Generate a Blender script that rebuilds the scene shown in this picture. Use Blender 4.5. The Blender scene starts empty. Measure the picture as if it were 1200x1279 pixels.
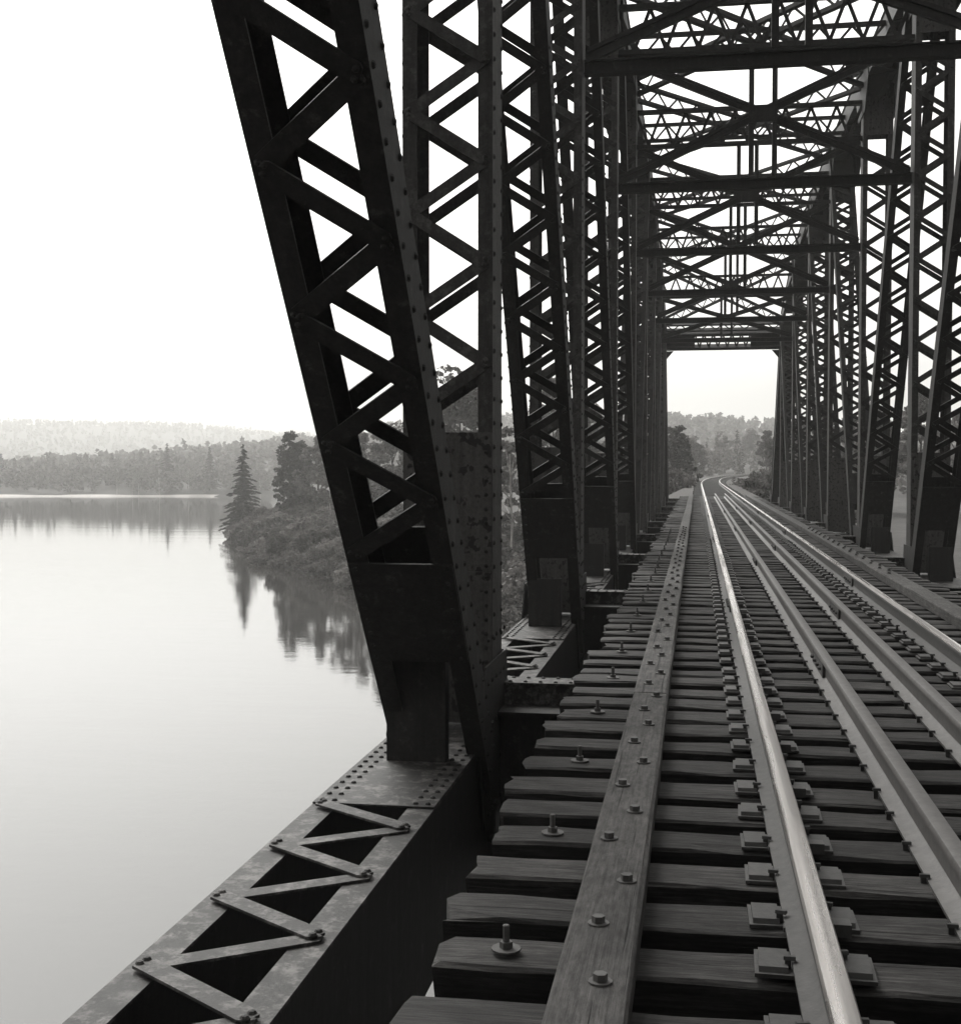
import bpy, bmesh, math, random
import numpy as np
from mathutils import Vector, Matrix

random.seed(7); rng = np.random.default_rng(7)
R = math.radians
SC = bpy.context.scene
COL = SC.collection

# ------------------------------------------------------------------ camera
F_PX, CAM_H, YAW, PITCH = 1600.0, 1.485, R(9.58), R(2.02)
cam_d = bpy.data.cameras.new('camera'); cam = bpy.data.objects.new('camera', cam_d); COL.objects.link(cam)
cam_d.sensor_fit = 'HORIZONTAL'; cam_d.sensor_width = 36.0; cam_d.lens = 36.0 * F_PX / 1200.0
cam_d.clip_start = 0.05; cam_d.clip_end = 9000
cam.location = (0, 0, CAM_H); cam.rotation_euler = (R(90) - PITCH, 0, YAW)
SC.camera = cam

# ------------------------------------------------------------------ sky, sun, exposure
SUN_EL, SUN_AZ = R(48), R(-35)          # azimuth measured from +Y towards +X
W = bpy.data.worlds.new('World'); SC.world = W; W.use_nodes = True
nt = W.node_tree; nt.nodes.clear()
sky = nt.nodes.new('ShaderNodeTexSky'); sky.sky_type = 'NISHITA'; sky.sun_disc = False
sky.sun_elevation = SUN_EL; sky.sun_rotation = SUN_AZ
sky.air_density = 1.0; sky.dust_density = 6.0; sky.ozone_density = 1.0
bw = nt.nodes.new('ShaderNodeRGBToBW')
tint = nt.nodes.new('ShaderNodeMix'); tint.data_type = 'RGBA'; tint.blend_type = 'MULTIPLY'
tint.inputs[0].default_value = 1.0; tint.inputs[7].default_value = (1.0, 0.995, 0.965, 1)
bg = nt.nodes.new('ShaderNodeBackground'); bg.inputs[1].default_value = 0.12
wo = nt.nodes.new('ShaderNodeOutputWorld')
nt.links.new(sky.outputs[0], bw.inputs[0]); nt.links.new(bw.outputs[0], tint.inputs[6])
nt.links.new(tint.outputs[2], bg.inputs[0]); nt.links.new(bg.outputs[0], wo.inputs[0])
sd = bpy.data.lights.new('sun', 'SUN'); sd.energy = 0.6; sd.angle = R(25); sd.color = (1, 0.985, 0.95)
sun = bpy.data.objects.new('sun', sd); COL.objects.link(sun)
sdir = Vector((math.sin(SUN_AZ) * math.cos(SUN_EL), math.cos(SUN_AZ) * math.cos(SUN_EL), math.sin(SUN_EL)))
sun.rotation_euler = sdir.to_track_quat('Z', 'Y').to_euler()
vs = SC.view_settings; vs.view_transform = 'Standard'; vs.look = 'None'; vs.gamma = 1.0; vs.exposure = 1.35
try: vs.use_curve_mapping = False
except Exception: pass
SC.cycles.max_bounces = 6; SC.cycles.diffuse_bounces = 3; SC.cycles.glossy_bounces = 3
SC.render.resolution_x = 960; SC.render.resolution_y = 1024

# ------------------------------------------------------------------ picture -> place helpers (used only to measure)
CY, SY = math.cos(YAW), math.sin(YAW)
bpy.context.view_layer.update()
CAM_INV = cam.matrix_world.inverted()
def project(p):
    q = CAM_INV @ Vector(p)
    if q.z > -0.05: return None
    return (600 + F_PX * q.x / -q.z, 639.5 - F_PX * q.y / -q.z, -q.z)

# ------------------------------------------------------------------ materials
WARM = (1.0, 0.95, 0.92)
def grey(v): return (v * WARM[0], v * WARM[1], v * WARM[2], 1)
def new_mat(name):
    m = bpy.data.materials.new(name); m.use_nodes = True
    n = m.node_tree.nodes; p = n['Principled BSDF']; return m, n, m.node_tree.links, p
def coords(n, l, scale, obj=True):
    tc = n.new('ShaderNodeTexCoord'); mp = n.new('ShaderNodeMapping')
    if isinstance(scale, (int, float)): scale = (scale,) * 3
    mp.inputs['Scale'].default_value = scale
    l.new(tc.outputs['Object' if obj else 'Generated'], mp.inputs[0]); return mp.outputs[0]
def world_pos(n, l, scale):
    g = n.new('ShaderNodeNewGeometry'); mp = n.new('ShaderNodeMapping')
    if isinstance(scale, (int, float)): scale = (scale,) * 3
    mp.inputs['Scale'].default_value = scale
    l.new(g.outputs['Position'], mp.inputs[0]); return mp.outputs[0]
def noise(n, l, vec, scale, detail=6, rough=0.6):
    t = n.new('ShaderNodeTexNoise'); t.inputs['Scale'].default_value = scale
    t.inputs['Detail'].default_value = detail; t.inputs['Roughness'].default_value = rough
    l.new(vec, t.inputs['Vector']); return t.outputs[0]
def ramp(n, l, fac, stops):
    r = n.new('ShaderNodeValToRGB'); e = r.color_ramp.elements
    while len(e) < len(stops): e.new(0.5)
    for i, (pos, v) in enumerate(stops):
        e[i].position = pos; e[i].color = grey(v) if not isinstance(v, tuple) else v
    l.new(fac, r.inputs[0]); return r.outputs[0]
def mixc(n, l, fac, a, b, mode='MIX'):
    m = n.new('ShaderNodeMix'); m.data_type = 'RGBA'; m.blend_type = mode
    for s, v in ((m.inputs[0], fac), (m.inputs[6], a), (m.inputs[7], b)):
        if isinstance(v, (int, float)): s.default_value = v
        elif isinstance(v, tuple): s.default_value = v
        else: l.new(v, s)
    return m.outputs[2]
def bump(n, l, h, p, strength=0.4, dist=0.01, prev=None):
    b = n.new('ShaderNodeBump'); b.inputs['Strength'].default_value = strength; b.inputs['Distance'].default_value = dist
    l.new(h, b.inputs['Height'])
    if prev is not None: l.new(prev, b.inputs['Normal'])
    l.new(b.outputs[0], p.inputs['Normal']); return b.outputs[0]
def vary(n, l, col, lo, hi):
    oi = n.new('ShaderNodeObjectInfo'); r = ramp(n, l, oi.outputs['Random'], [(0, (lo,) * 3 + (1,)), (1, (hi,) * 3 + (1,))])
    return mixc(n, l, 1.0, col, r, 'MULTIPLY')

def steel_mat(name, base, patch, rough=0.62, thr=(0.56, 0.68), spots=False):
    m, n, l, p = new_mat(name)
    w = world_pos(n, l, 1.0)
    big = noise(n, l, w, 9.0, 12, 0.78); fine = noise(n, l, w, 38, 6, 0.7)
    c = ramp(n, l, fine, [(0.3, base * 0.65), (0.7, base * 1.3)])
    c = mixc(n, l, ramp(n, l, big, [(thr[0], (0, 0, 0, 1)), (thr[1], (1, 1, 1, 1))]), c, grey(patch))
    streak = noise(n, l, world_pos(n, l, (9, 9, 0.7)), 2.0, 5, 0.6)
    c = mixc(n, l, 1.0, c, ramp(n, l, streak, [(0.3, (0.6,) * 3 + (1,)), (0.7, (1.15,) * 3 + (1,))]), 'MULTIPLY')
    if spots:
        sp = noise(n, l, world_pos(n, l, (1, 1, 0.8)), 17, 2, 0.5)
        c = mixc(n, l, ramp(n, l, sp, [(0.58, (0, 0, 0, 1)), (0.62, (1, 1, 1, 1))]), c, grey(base * 0.25))
    l.new(c, p.inputs['Base Color']); p.inputs['Roughness'].default_value = rough
    p.inputs['Specular IOR Level'].default_value = 0.2
    bump(n, l, big, p, 0.5, 0.012, bump(n, l, noise(n, l, w, 55, 5, 0.7), p, 0.4, 0.004))
    return m
M = {}
M['steel'] = steel_mat('bridge_steel', 0.020, 0.06)
M['plate'] = steel_mat('spotted_plate_steel', 0.060, 0.085, 0.6, spots=True)  # spotted; base also paled for the light that the posts catch
M['chord'] = steel_mat('flaking_chord_steel', 0.026, 0.12, 0.6, (0.49, 0.60))
M['post'] = steel_mat('lit_flaking_post_paint', 0.036, 0.075, 0.62, (0.52, 0.62))  # flaking paint; extra light on the upright faces put into a paler base
M['rivet'] = steel_mat('rivet_steel', 0.018, 0.032)

def wood_mat(name, lo, hi, axis):
    m, n, l, p = new_mat(name)
    s = {'x': (1.7, 40, 40), 'y': (40, 1.2, 40)}[axis]
    oi = n.new('ShaderNodeObjectInfo'); g = n.new('ShaderNodeNewGeometry')
    add = n.new('ShaderNodeVectorMath'); add.operation = 'MULTIPLY_ADD'
    comb = n.new('ShaderNodeCombineXYZ')
    for k in range(3): l.new(oi.outputs['Random'], comb.inputs[k])
    l.new(comb.outputs[0], add.inputs[0]); add.inputs[1].default_value = (30, 17, 9); l.new(g.outputs['Position'], add.inputs[2])
    mp = n.new('ShaderNodeMapping'); mp.inputs['Scale'].default_value = s; l.new(add.outputs[0], mp.inputs[0])
    gr = noise(n, l, mp.outputs[0], 2.2, 9, 0.68)
    blotch = noise(n, l, add.outputs[0], 3.0, 5, 0.6)
    c = ramp(n, l, gr, [(0.25, lo * 0.45), (0.45, lo), (0.75, hi)])
    c = mixc(n, l, 1.0, c, ramp(n, l, blotch, [(0.3, (0.55,) * 3 + (1,)), (0.7, (1.2,) * 3 + (1,))]), 'MULTIPLY')
    # splits along the grain
    mp2 = n.new('ShaderNodeMapping'); mp2.inputs['Scale'].default_value = {'x': (0.5, 30, 30), 'y': (30, 0.4, 30)}[axis]
    l.new(add.outputs[0], mp2.inputs[0])
    sp = noise(n, l, mp2.outputs[0], 1.3, 3, 0.5)
    crack = ramp(n, l, sp, [(0.31, (0.35,) * 3 + (1,)), (0.36, (1, 1, 1, 1))])
    c = mixc(n, l, 1.0, c, crack, 'MULTIPLY')
    mp3 = n.new('ShaderNodeMapping'); mp3.inputs['Scale'].default_value = {'x': (6, 26, 26), 'y': (26, 6, 26)}[axis]
    l.new(add.outputs[0], mp3.inputs[0])
    sc_ = noise(n, l, mp3.outputs[0], 1.6, 8, 0.75)
    c = mixc(n, l, 1.0, c, ramp(n, l, sc_, [(0.36, (0.5,) * 3 + (1,)), (0.5, (1,) * 3 + (1,)), (0.66, (1.6,) * 3 + (1,))]), 'MULTIPLY')
    c = vary(n, l, c, 0.6, 1.35)
    l.new(c, p.inputs['Base Color']); p.inputs['Roughness'].default_value = 0.8
    p.inputs['Specular IOR Level'].default_value = 0.25
    b1 = bump(n, l, gr, p, 0.7, 0.008); bump(n, l, crack, p, 0.8, 0.01, b1)
    return m
M['tie'] = wood_mat('weathered_tie_wood', 0.025, 0.080, 'x')
M['tieside'] = wood_mat('shaded_creosote_tie_side', 0.010, 0.03, 'x')  # creosoted sides, with the shade in the tie gaps put into the tone
M['timber'] = wood_mat('guard_timber_wood', 0.045, 0.072, 'y')

def rail_mats():
    m, n, l, p = new_mat('polished_rail_head')
    w = world_pos(n, l, (1, 1, 1))
    st = noise(n, l, world_pos(n, l, (22, 0.7, 3)), 1.0, 1.0, 0.4)
    f = ramp(n, l, st, [(0.40, (1, 1, 1, 1)), (0.62, (0, 0, 0, 1))])
    l.new(mixc(n, l, f, grey(0.3), grey(0.72)), p.inputs['Base Color'])
    l.new(ramp(n, l, f, [(0, (0.42,) * 3 + (1,)), (1, (0.2,) * 3 + (1,))]), p.inputs['Roughness'])
    p.inputs['Metallic'].default_value = 0.9
    M['head'] = m
    m, n, l, p = new_mat('rusty_rail_side'); w = world_pos(n, l, (1, 1, 1))
    c = ramp(n, l, noise(n, l, w, 22, 7, 0.7), [(0.3, 0.028), (0.7, 0.055)])
    l.new(c, p.inputs['Base Color']); p.inputs['Roughness'].default_value = 0.7
    bump(n, l, noise(n, l, w, 90, 4, 0.6), p, 0.3, 0.003); M['railside'] = m
    m, n, l, p = new_mat('rusty_guard_rail'); w = world_pos(n, l, (1, 1, 1))
    c = ramp(n, l, noise(n, l, w, 16, 8, 0.7), [(0.3, 0.055), (0.72, 0.11)])
    l.new(c, p.inputs['Base Color']); p.inputs['Roughness'].default_value = 0.5; p.inputs['Metallic'].default_value = 0.25
    bump(n, l, noise(n, l, w, 80, 4, 0.6), p, 0.3, 0.003); M['guardrail'] = m
    m, n, l, p = new_mat('tie_plate_iron'); w = world_pos(n, l, (1, 1, 1))
    c = vary(n, l, ramp(n, l, noise(n, l, w, 30, 6, 0.7), [(0.3, 0.024), (0.7, 0.056)]), 0.7, 1.3)
    l.new(c, p.inputs['Base Color']); p.inputs['Roughness'].default_value = 0.6
    bump(n, l, noise(n, l, w, 90, 4, 0.6), p, 0.3, 0.003); M['iron'] = m
    m, n, l, p = new_mat('dark_spike_iron'); p.inputs['Base Color'].default_value = grey(0.02); p.inputs['Roughness'].default_value = 0.6
    M['spike'] = m
rail_mats()

def leaf_mat(name, lo, hi, trans=0.25):
    m, n, l, p = new_mat(name)
    g = n.new('ShaderNodeNewGeometry')
    c = ramp(n, l, g.outputs['Random Per Island'], [(0, lo), (1, hi)])
    c = vary(n, l, c, 0.6, 1.45)
    l.new(c, p.inputs['Base Color']); p.inputs['Roughness'].default_value = 0.7
    p.inputs['Specular IOR Level'].default_value = 0.15
    tr = n.new('ShaderNodeBsdfTranslucent'); l.new(c, tr.inputs[0])
    mx = n.new('ShaderNodeMixShader'); mx.inputs[0].default_value = trans
    out = n['Material Output']; l.new(p.outputs[0], mx.inputs[1]); l.new(tr.outputs[0], mx.inputs[2]); l.new(mx.outputs[0], out.inputs[0])
    return m
M['needle'] = leaf_mat('spruce_needles', 0.022, 0.05, 0.1)
M['pineneedle'] = leaf_mat('pine_needles', 0.035, 0.075, 0.15)
M['leaf'] = leaf_mat('broad_leaves', 0.065, 0.13)
M['leafpale'] = leaf_mat('pale_leaves', 0.09, 0.19)
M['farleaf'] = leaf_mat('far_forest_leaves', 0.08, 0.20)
def plain_mat(name, lo, hi, scale, rough=0.85, b=0.4):
    m, n, l, p = new_mat(name); w = world_pos(n, l, 1.0)
    l.new(ramp(n, l, noise(n, l, w, scale, 8, 0.7), [(0.3, lo), (0.7, hi)]), p.inputs['Base Color'])
    p.inputs['Roughness'].default_value = rough; p.inputs['Specular IOR Level'].default_value = 0.2
    bump(n, l, noise(n, l, w, scale * 2.5, 5, 0.7), p, b, 0.3 / scale); return m
M['bark'] = plain_mat('dark_bark', 0.03, 0.07, 6)
M['birch'] = plain_mat('pale_birch_bark', 0.2, 0.45, 3)
M['ground'] = plain_mat('bank_soil_and_grass', 0.03, 0.06, 0.6)
M['ballast'] = plain_mat('ballast_stone', 0.035, 0.09, 9, 0.9, 0.8)
M['sand'] = plain_mat('pale_shore_sand', 0.38, 0.55, 0.8)
M['concrete'] = plain_mat('abutment_concrete', 0.14, 0.26, 2.5)

m, n, l, p = new_mat('lake_water')
p.inputs['Base Color'].default_value = grey(0.03); p.inputs['Roughness'].default_value = 0.015; p.inputs['IOR'].default_value = 1.333
w = world_pos(n, l, 1.0)
b1 = bump(n, l, noise(n, l, w, 2.6, 4, 0.6), p, 0.05, 0.05)
bump(n, l, noise(n, l, world_pos(n, l, (0.05, 0.16, 1)), 1.0, 4, 0.55), p, 0.07, 0.25, b1)
M['water'] = m

# ------------------------------------------------------------------ object helpers
def link(o, parent=None):
    COL.objects.link(o)
    if parent is not None: o.parent = parent
    return o
def tag(o, label=None, cat=None, group=None, kind=None):
    if label: o['label'] = label
    if cat: o['category'] = cat
    if group: o['group'] = group
    if kind: o['kind'] = kind
    return o
def empty(name, loc, label, cat, group=None):
    o = bpy.data.objects.new(name, None); o.location = loc; o.empty_display_size = 0.3
    link(o); return tag(o, label, cat, group)
def mesh_np(name, verts, faces, mat, smooth=False):
    """verts (N,3); faces list/array of equal length rows or list of lists"""
    me = bpy.data.meshes.new(name)
    verts = np.asarray(verts, dtype=np.float32)
    if isinstance(faces, np.ndarray):
        k = faces.shape[1]; nf = len(faces)
        me.vertices.add(len(verts)); me.vertices.foreach_set('co', verts.ravel())
        me.loops.add(nf * k); me.loops.foreach_set('vertex_index', faces.astype(np.int32).ravel())
        me.polygons.add(nf); me.polygons.foreach_set('loop_start', np.arange(0, nf * k, k, dtype=np.int32))
        me.polygons.foreach_set('loop_total', np.full(nf, k, dtype=np.int32))
    else:
        me.from_pydata([tuple(v) for v in verts], [], faces)
    for mt in (mat if isinstance(mat, (list, tuple)) else [mat]): me.materials.append(mt)
    if smooth: me.polygons.foreach_set('use_smooth', [True] * len(me.polygons))
    me.update(calc_edges=True); me.validate(); return me

class MB:
    """collects boxes / prisms / tubes into one mesh"""
    def __init__(s): s.v = []; s.f = []
    def add(s, vs_, fs):
        b = len(s.v); s.v += [tuple(x) for x in vs_]; s.f += [[i + b for i in q] for q in fs]
    def box(s, x0, x1, y0, y1, z0, z1):
        s.add([(x0,y0,z0),(x1,y0,z0),(x1,y1,z0),(x0,y1,z0),(x0,y0,z1),(x1,y0,z1),(x1,y1,z1),(x0,y1,z1)],
              [[0,3,2,1],[4,5,6,7],[0,1,5,4],[1,2,6,5],[2,3,7,6],[3,0,4,7]])
    def frame_box(s, o, a, b, c, la, lb, lc):
        """box centred at o with half extents along unit axes a,b,c"""
        o = Vector(o); vs_ = []
        for k in (-1, 1):
            for (i, j) in ((-1,-1),(1,-1),(1,1),(-1,1)):
                vs_.append(o + a*(i*la) + b*(j*lb) + c*(k*lc))
        fs = [[0,3,2,1],[4,5,6,7],[0,1,5,4],[1,2,6,5],[2,3,7,6],[3,0,4,7]]
        if a.cross(b).dot(c) < 0: fs = [q[::-1] for q in fs]
        s.add(vs_, fs)
    def beam(s, p0, p1, w, t, side=None):
        """straight bar p0->p1, width w along side, thickness t"""
        p0, p1 = Vector(p0), Vector(p1); a = (p1 - p0); L = a.length; a.normalize()
        side = Vector(side) if side is not None else Vector((0, 0, 1))
        b = (side - a * side.dot(a)).normalized(); c = a.cross(b)
        s.frame_box((p0 + p1) / 2, a, b, c, L / 2, w / 2, t / 2)
    def prism_x(s, poly, x0, x1):
        """poly of (y,z) extruded along x"""
        k = len(poly); vs_ = [(x0, y, z) for y, z in poly] + [(x1, y, z) for y, z in poly]
        fs = [[i, (i+1) % k, (i+1) % k + k, i + k] for i in range(k)] + [list(range(k))[::-1], list(range(k, 2*k))]
        ar = sum(poly[i][0]*poly[(i+1)%k][1] - poly[(i+1)%k][0]*poly[i][1] for i in range(k))
        if ar < 0: fs = [q[::-1] for q in fs]
        s.add(vs_, fs)
    def dome(s, c, nrm, r, h, seg=7):
        c = Vector(c); nrm = Vector(nrm).normalized(); t = nrm.orthogonal().normalized(); u = nrm.cross(t)
        vs_ = [c + t*(r*math.cos(2*math.pi*i/seg)) + u*(r*math.sin(2*math.pi*i/seg)) for i in range(seg)]
        vs_ += [c + nrm*h*0.75 + t*(r*.65*math.cos(2*math.pi*i/seg)) + u*(r*.65*math.sin(2*math.pi*i/seg)) for i in range(seg)]
        vs_ += [c + nrm*h]
        s.add(vs_, [[i,(i+1)%seg,(i+1)%seg+seg,i+seg] for i in range(seg)] + [[i+seg,(i+1)%seg+seg,2*seg] for i in range(seg)])
    def tube(s, pts, radii, seg=7):
        b = len(s.v); pts = [Vector(q) for q in pts]
        for i, (q, r) in enumerate(zip(pts, radii)):
            d = (pts[min(i+1, len(pts)-1)] - pts[max(i-1, 0)]).normalized()
            t = d.orthogonal().normalized() if abs(d.x) > .9 else (Vector((1,0,0)) - d*d.x).normalized(); u = d.cross(t)
            for k in range(seg):
                a = 2*math.pi*k/seg; s.v.append(tuple(q + t*(r*math.cos(a)) + u*(r*math.sin(a))))
        for i in range(len(pts)-1):
            for k in range(seg):
                s.f.append([b+i*seg+k, b+i*seg+(k+1)%seg, b+(i+1)*seg+(k+1)%seg, b+(i+1)*seg+k])
        s.f.append([b+k for k in range(seg)][::-1]); e = b+(len(pts)-1)*seg; s.f.append([e+k for k in range(seg)])
    def mesh(s, name, mat, smooth=False): return mesh_np(name, s.v, s.f, mat, smooth)
    def build(s, name, mat, parent=None, smooth=False):
        return link(bpy.data.objects.new(name, s.mesh(name, mat, smooth)), parent)

# ================================================================== TERRAIN AND WATER
WZ = -7.515                                     # water level (tie tops are z = 0)
TRX = 1.109                                     # track centre line
def curve_x(y): return TRX + (max(0.0, y - 98.0) ** 2) / (2 * 1250.0)
LAND = np.array([(300,40),(60,48),(20,52),(6,53),(-4,55),(-9.2,64),(-17,77),(-27.5,98),(-38.5,113),(-45.5,128.6),(-53.5,146),(-58.5,157),
    (-58,166),(-50,180),(-35,215),(-32,270),(-58,330),(-100,362),(-140,371),(-177,366),(-210,360),(-300,352),(-420,330),(-700,300),
    (-1500,250),(-3400,200),(-3400,4200),(3400,4200),(3400,30)], dtype=float)
NEAR = np.array([(-3400,-60),(-200,-40),(-40,-22),(-8,-9),(10,-9),(40,-20),(300,-30),(3400,-40),(3400,-900),(-3400,-900)], dtype=float)
def sdist(P, poly):
    x, y = P[:, 0], P[:, 1]; inside = np.zeros(len(P), bool); d = np.full(len(P), 1e9)
    for i in range(len(poly)):
        a, b = poly[i], poly[(i + 1) % len(poly)]
        ab = b - a; t = np.clip(((x-a[0])*ab[0] + (y-a[1])*ab[1]) / (ab @ ab), 0, 1)
        d = np.minimum(d, np.hypot(x - a[0] - t*ab[0], y - a[1] - t*ab[1]))
        c = ((a[1] > y) != (b[1] > y)) & (x < (b[0]-a[0]) * (y-a[1]) / (b[1]-a[1] + 1e-12) + a[0]); inside ^= c
    return np.where(inside, d, -d)
_ph = rng.uniform(0, 6.28, (24, 3)); _fr = rng.uniform(0.6, 1.4, 24)
def wob(x, y, wl):
    s = 0
    for i in range(8):
        a = _ph[i, 0]; k = 6.283 / wl * _fr[i] * (1 + 0.5*i)
        s = s + np.sin(k*(x*np.cos(a)+y*np.sin(a)) + _ph[i, 1]) / (1 + 0.6*i)
    return s / 3.0
def ground_z(x, y):
    x = np.atleast_1d(np.asarray(x, float)); y = np.atleast_1d(np.asarray(y, float))
    P = np.stack([x, y], 1); d = np.maximum(sdist(P, LAND), sdist(P, NEAR))
    far = np.hypot(x, y)
    rise = np.where(d > 0, 5.2 * (1 - np.exp(-np.maximum(d, 0) / 9.0)), np.maximum(d * 0.35, -2.2))
    rise = np.where((far > 300) & (d > 0), 0.4 + 2.4*(1 - np.exp(-np.maximum(d, 0)/40.0)), rise)
    z = WZ + rise + np.where(d > 1, 0.35 * wob(x, y, 23), 0)
    def g(cx, cy, sx, sy, A): return A*np.exp(-((x-cx)/sx)**2 - ((y-cy)/sy)**2)
    hills = g(-760,1560,300,420,46) + g(-330,1700,330,420,20) + g(-1500,1500,600,500,48) + g(60,1800,500,420,24) + g(700,1900,600,450,30) \
        + g(-50,640,190,190,27) + g(70,330,90,120,3) + g(-20,300,60,90,2)
    hills = hills * (1 + 0.06*wob(x, y, 320) + 0.02*wob(y, x, 110))
    z = z + np.where(d > 0, hills * np.clip(d/60, 0, 1), 0)
    # embankment that carries the line beyond the far abutment
    cx = TRX + np.maximum(0, y-98)**2 / 2500.0
    e = np.abs(x - cx); top = -0.42
    emb = np.where((y > 66.9) & (y < 420) & (d > 0.0), top - np.maximum(0, e-2.6)/1.5, -99)
    cut = (y > 66.9) & (y < 420) & (e < 4.5)
    z = np.maximum(z, emb); z = np.where(cut & (z > top), top, z)
    embn = np.where(y < -6.4, top - np.maximum(0, e-2.6)/1.5, -99)
    return np.maximum(z, embn)
def gz(x, y): return float(ground_z(x, y)[0])
def spread(lo, hi, step, far_lo, far_hi, growth=1.16):
    a = list(np.arange(lo, hi + step*.5, step)); s = step
    while a[-1] < far_hi: s *= growth; a.append(min(a[-1]+s, far_hi))
    s = step
    while a[0] > far_lo: s *= growth; a.insert(0, max(a[0]-s, far_lo))
    return np.array(a)
xs = spread(-80, 40, 1.6, -2300, 2300, 1.10); ys = spread(46, 200, 1.6, -500, 2500, 1.08)
GX, GY = np.meshgrid(xs, ys); gzz = ground_z(GX.ravel(), GY.ravel())
V = np.stack([GX.ravel(), GY.ravel(), gzz], 1); nx, ny = len(xs), len(ys)
ii = (np.arange(ny-1)[:, None]*nx + np.arange(nx-1)[None]).ravel()
Fq = np.stack([ii, ii+1, ii+nx+1, ii+nx], 1)
tag(link(bpy.data.objects.new('ground', mesh_np('ground', V, Fq, M['ground'], True))), kind='structure')
o = link(bpy.data.objects.new('lake', mesh_np('lake', [(-2300,-500,WZ),(2300,-500,WZ),(2300,2500,WZ),(-2300,2500,WZ)], np.array([[0,1,2,3]]), M['water'])))
tag(o, kind='structure')
# pale sand line of the far shore
fs = [(-430,328.5),(-300,350.5),(-210,358.4),(-177,364.4),(-139,369.3)]
V = []; Fq = []; st = []
for i in range(len(fs)-1):
    for t in np.arange(0, 1, 0.125): st.append((fs[i][0]+(fs[i+1][0]-fs[i][0])*t, fs[i][1]+(fs[i+1][1]-fs[i][1])*t))
for i, (x, y) in enumerate(st):
    wd = 1.4 + 1.1*math.sin(i*0.9) ; V += [(x, y-0.8, WZ-0.1), (x, y+0.2, WZ+0.16), (x, y+2.4+wd, WZ+0.34+0.08*wd)]
for i in range(len(st)-1):
    Fq += [[3*i,3*i+3,3*i+4,3*i+1],[3*i+1,3*i+4,3*i+5,3*i+2]]
tag(link(bpy.data.objects.new('shore_sand', mesh_np('shore_sand', V, np.array(Fq), M['sand'], True))), kind='structure')

# ================================================================== THE BRIDGE
XI, XO = -1.43, -2.13                      # inner / outer face of the left truss
ZC = -0.42                                 # top of the lower chord
Y0, PL = 9.2, 7.05
KMIN, KMAX = -2, 8                         # panel points; -2 and 8 are the bearings
def PY(k): return Y0 + PL * k
ZTOP = {-1: 7.45, 0: 9.5, 1: 10.1, 2: 10.3, 3: 10.35, 4: 10.35, 5: 10.2, 6: 9.6, 7: 8.05}
ZLOW = -0.74
bridge = empty('railway_bridge', (TRX, PY(8), -1.1), 'dark riveted steel truss railway bridge with laced posts and overhead bracing', 'bridge')
binv = Matrix.Translation(bridge.location).inverted()
def bpart(mb, name, mat, parent=None):
    o = mb.build(name, mat, parent or bridge)
    if parent is None: o.matrix_parent_inverse = binv
    return o
X1 = Vector((1, 0, 0))
PHD = 0
BARS = []          # (parent, centre, axis, normal, length, width, thick)
RIV = MB()
LACE_REST = MB()
def mirror(x, s): return x if s < 0 else 2*TRX - x      # s=-1 left truss, +1 right truss
def rivrow(p0, p1, nrm, step=0.13, r=0.020):
    p0, p1 = Vector(p0), Vector(p1); k = max(1, int((p1-p0).length/step))
    for i in range(k+1): RIV.dome(p0.lerp(p1, i/k), nrm, r, r*0.75, 6)
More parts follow.
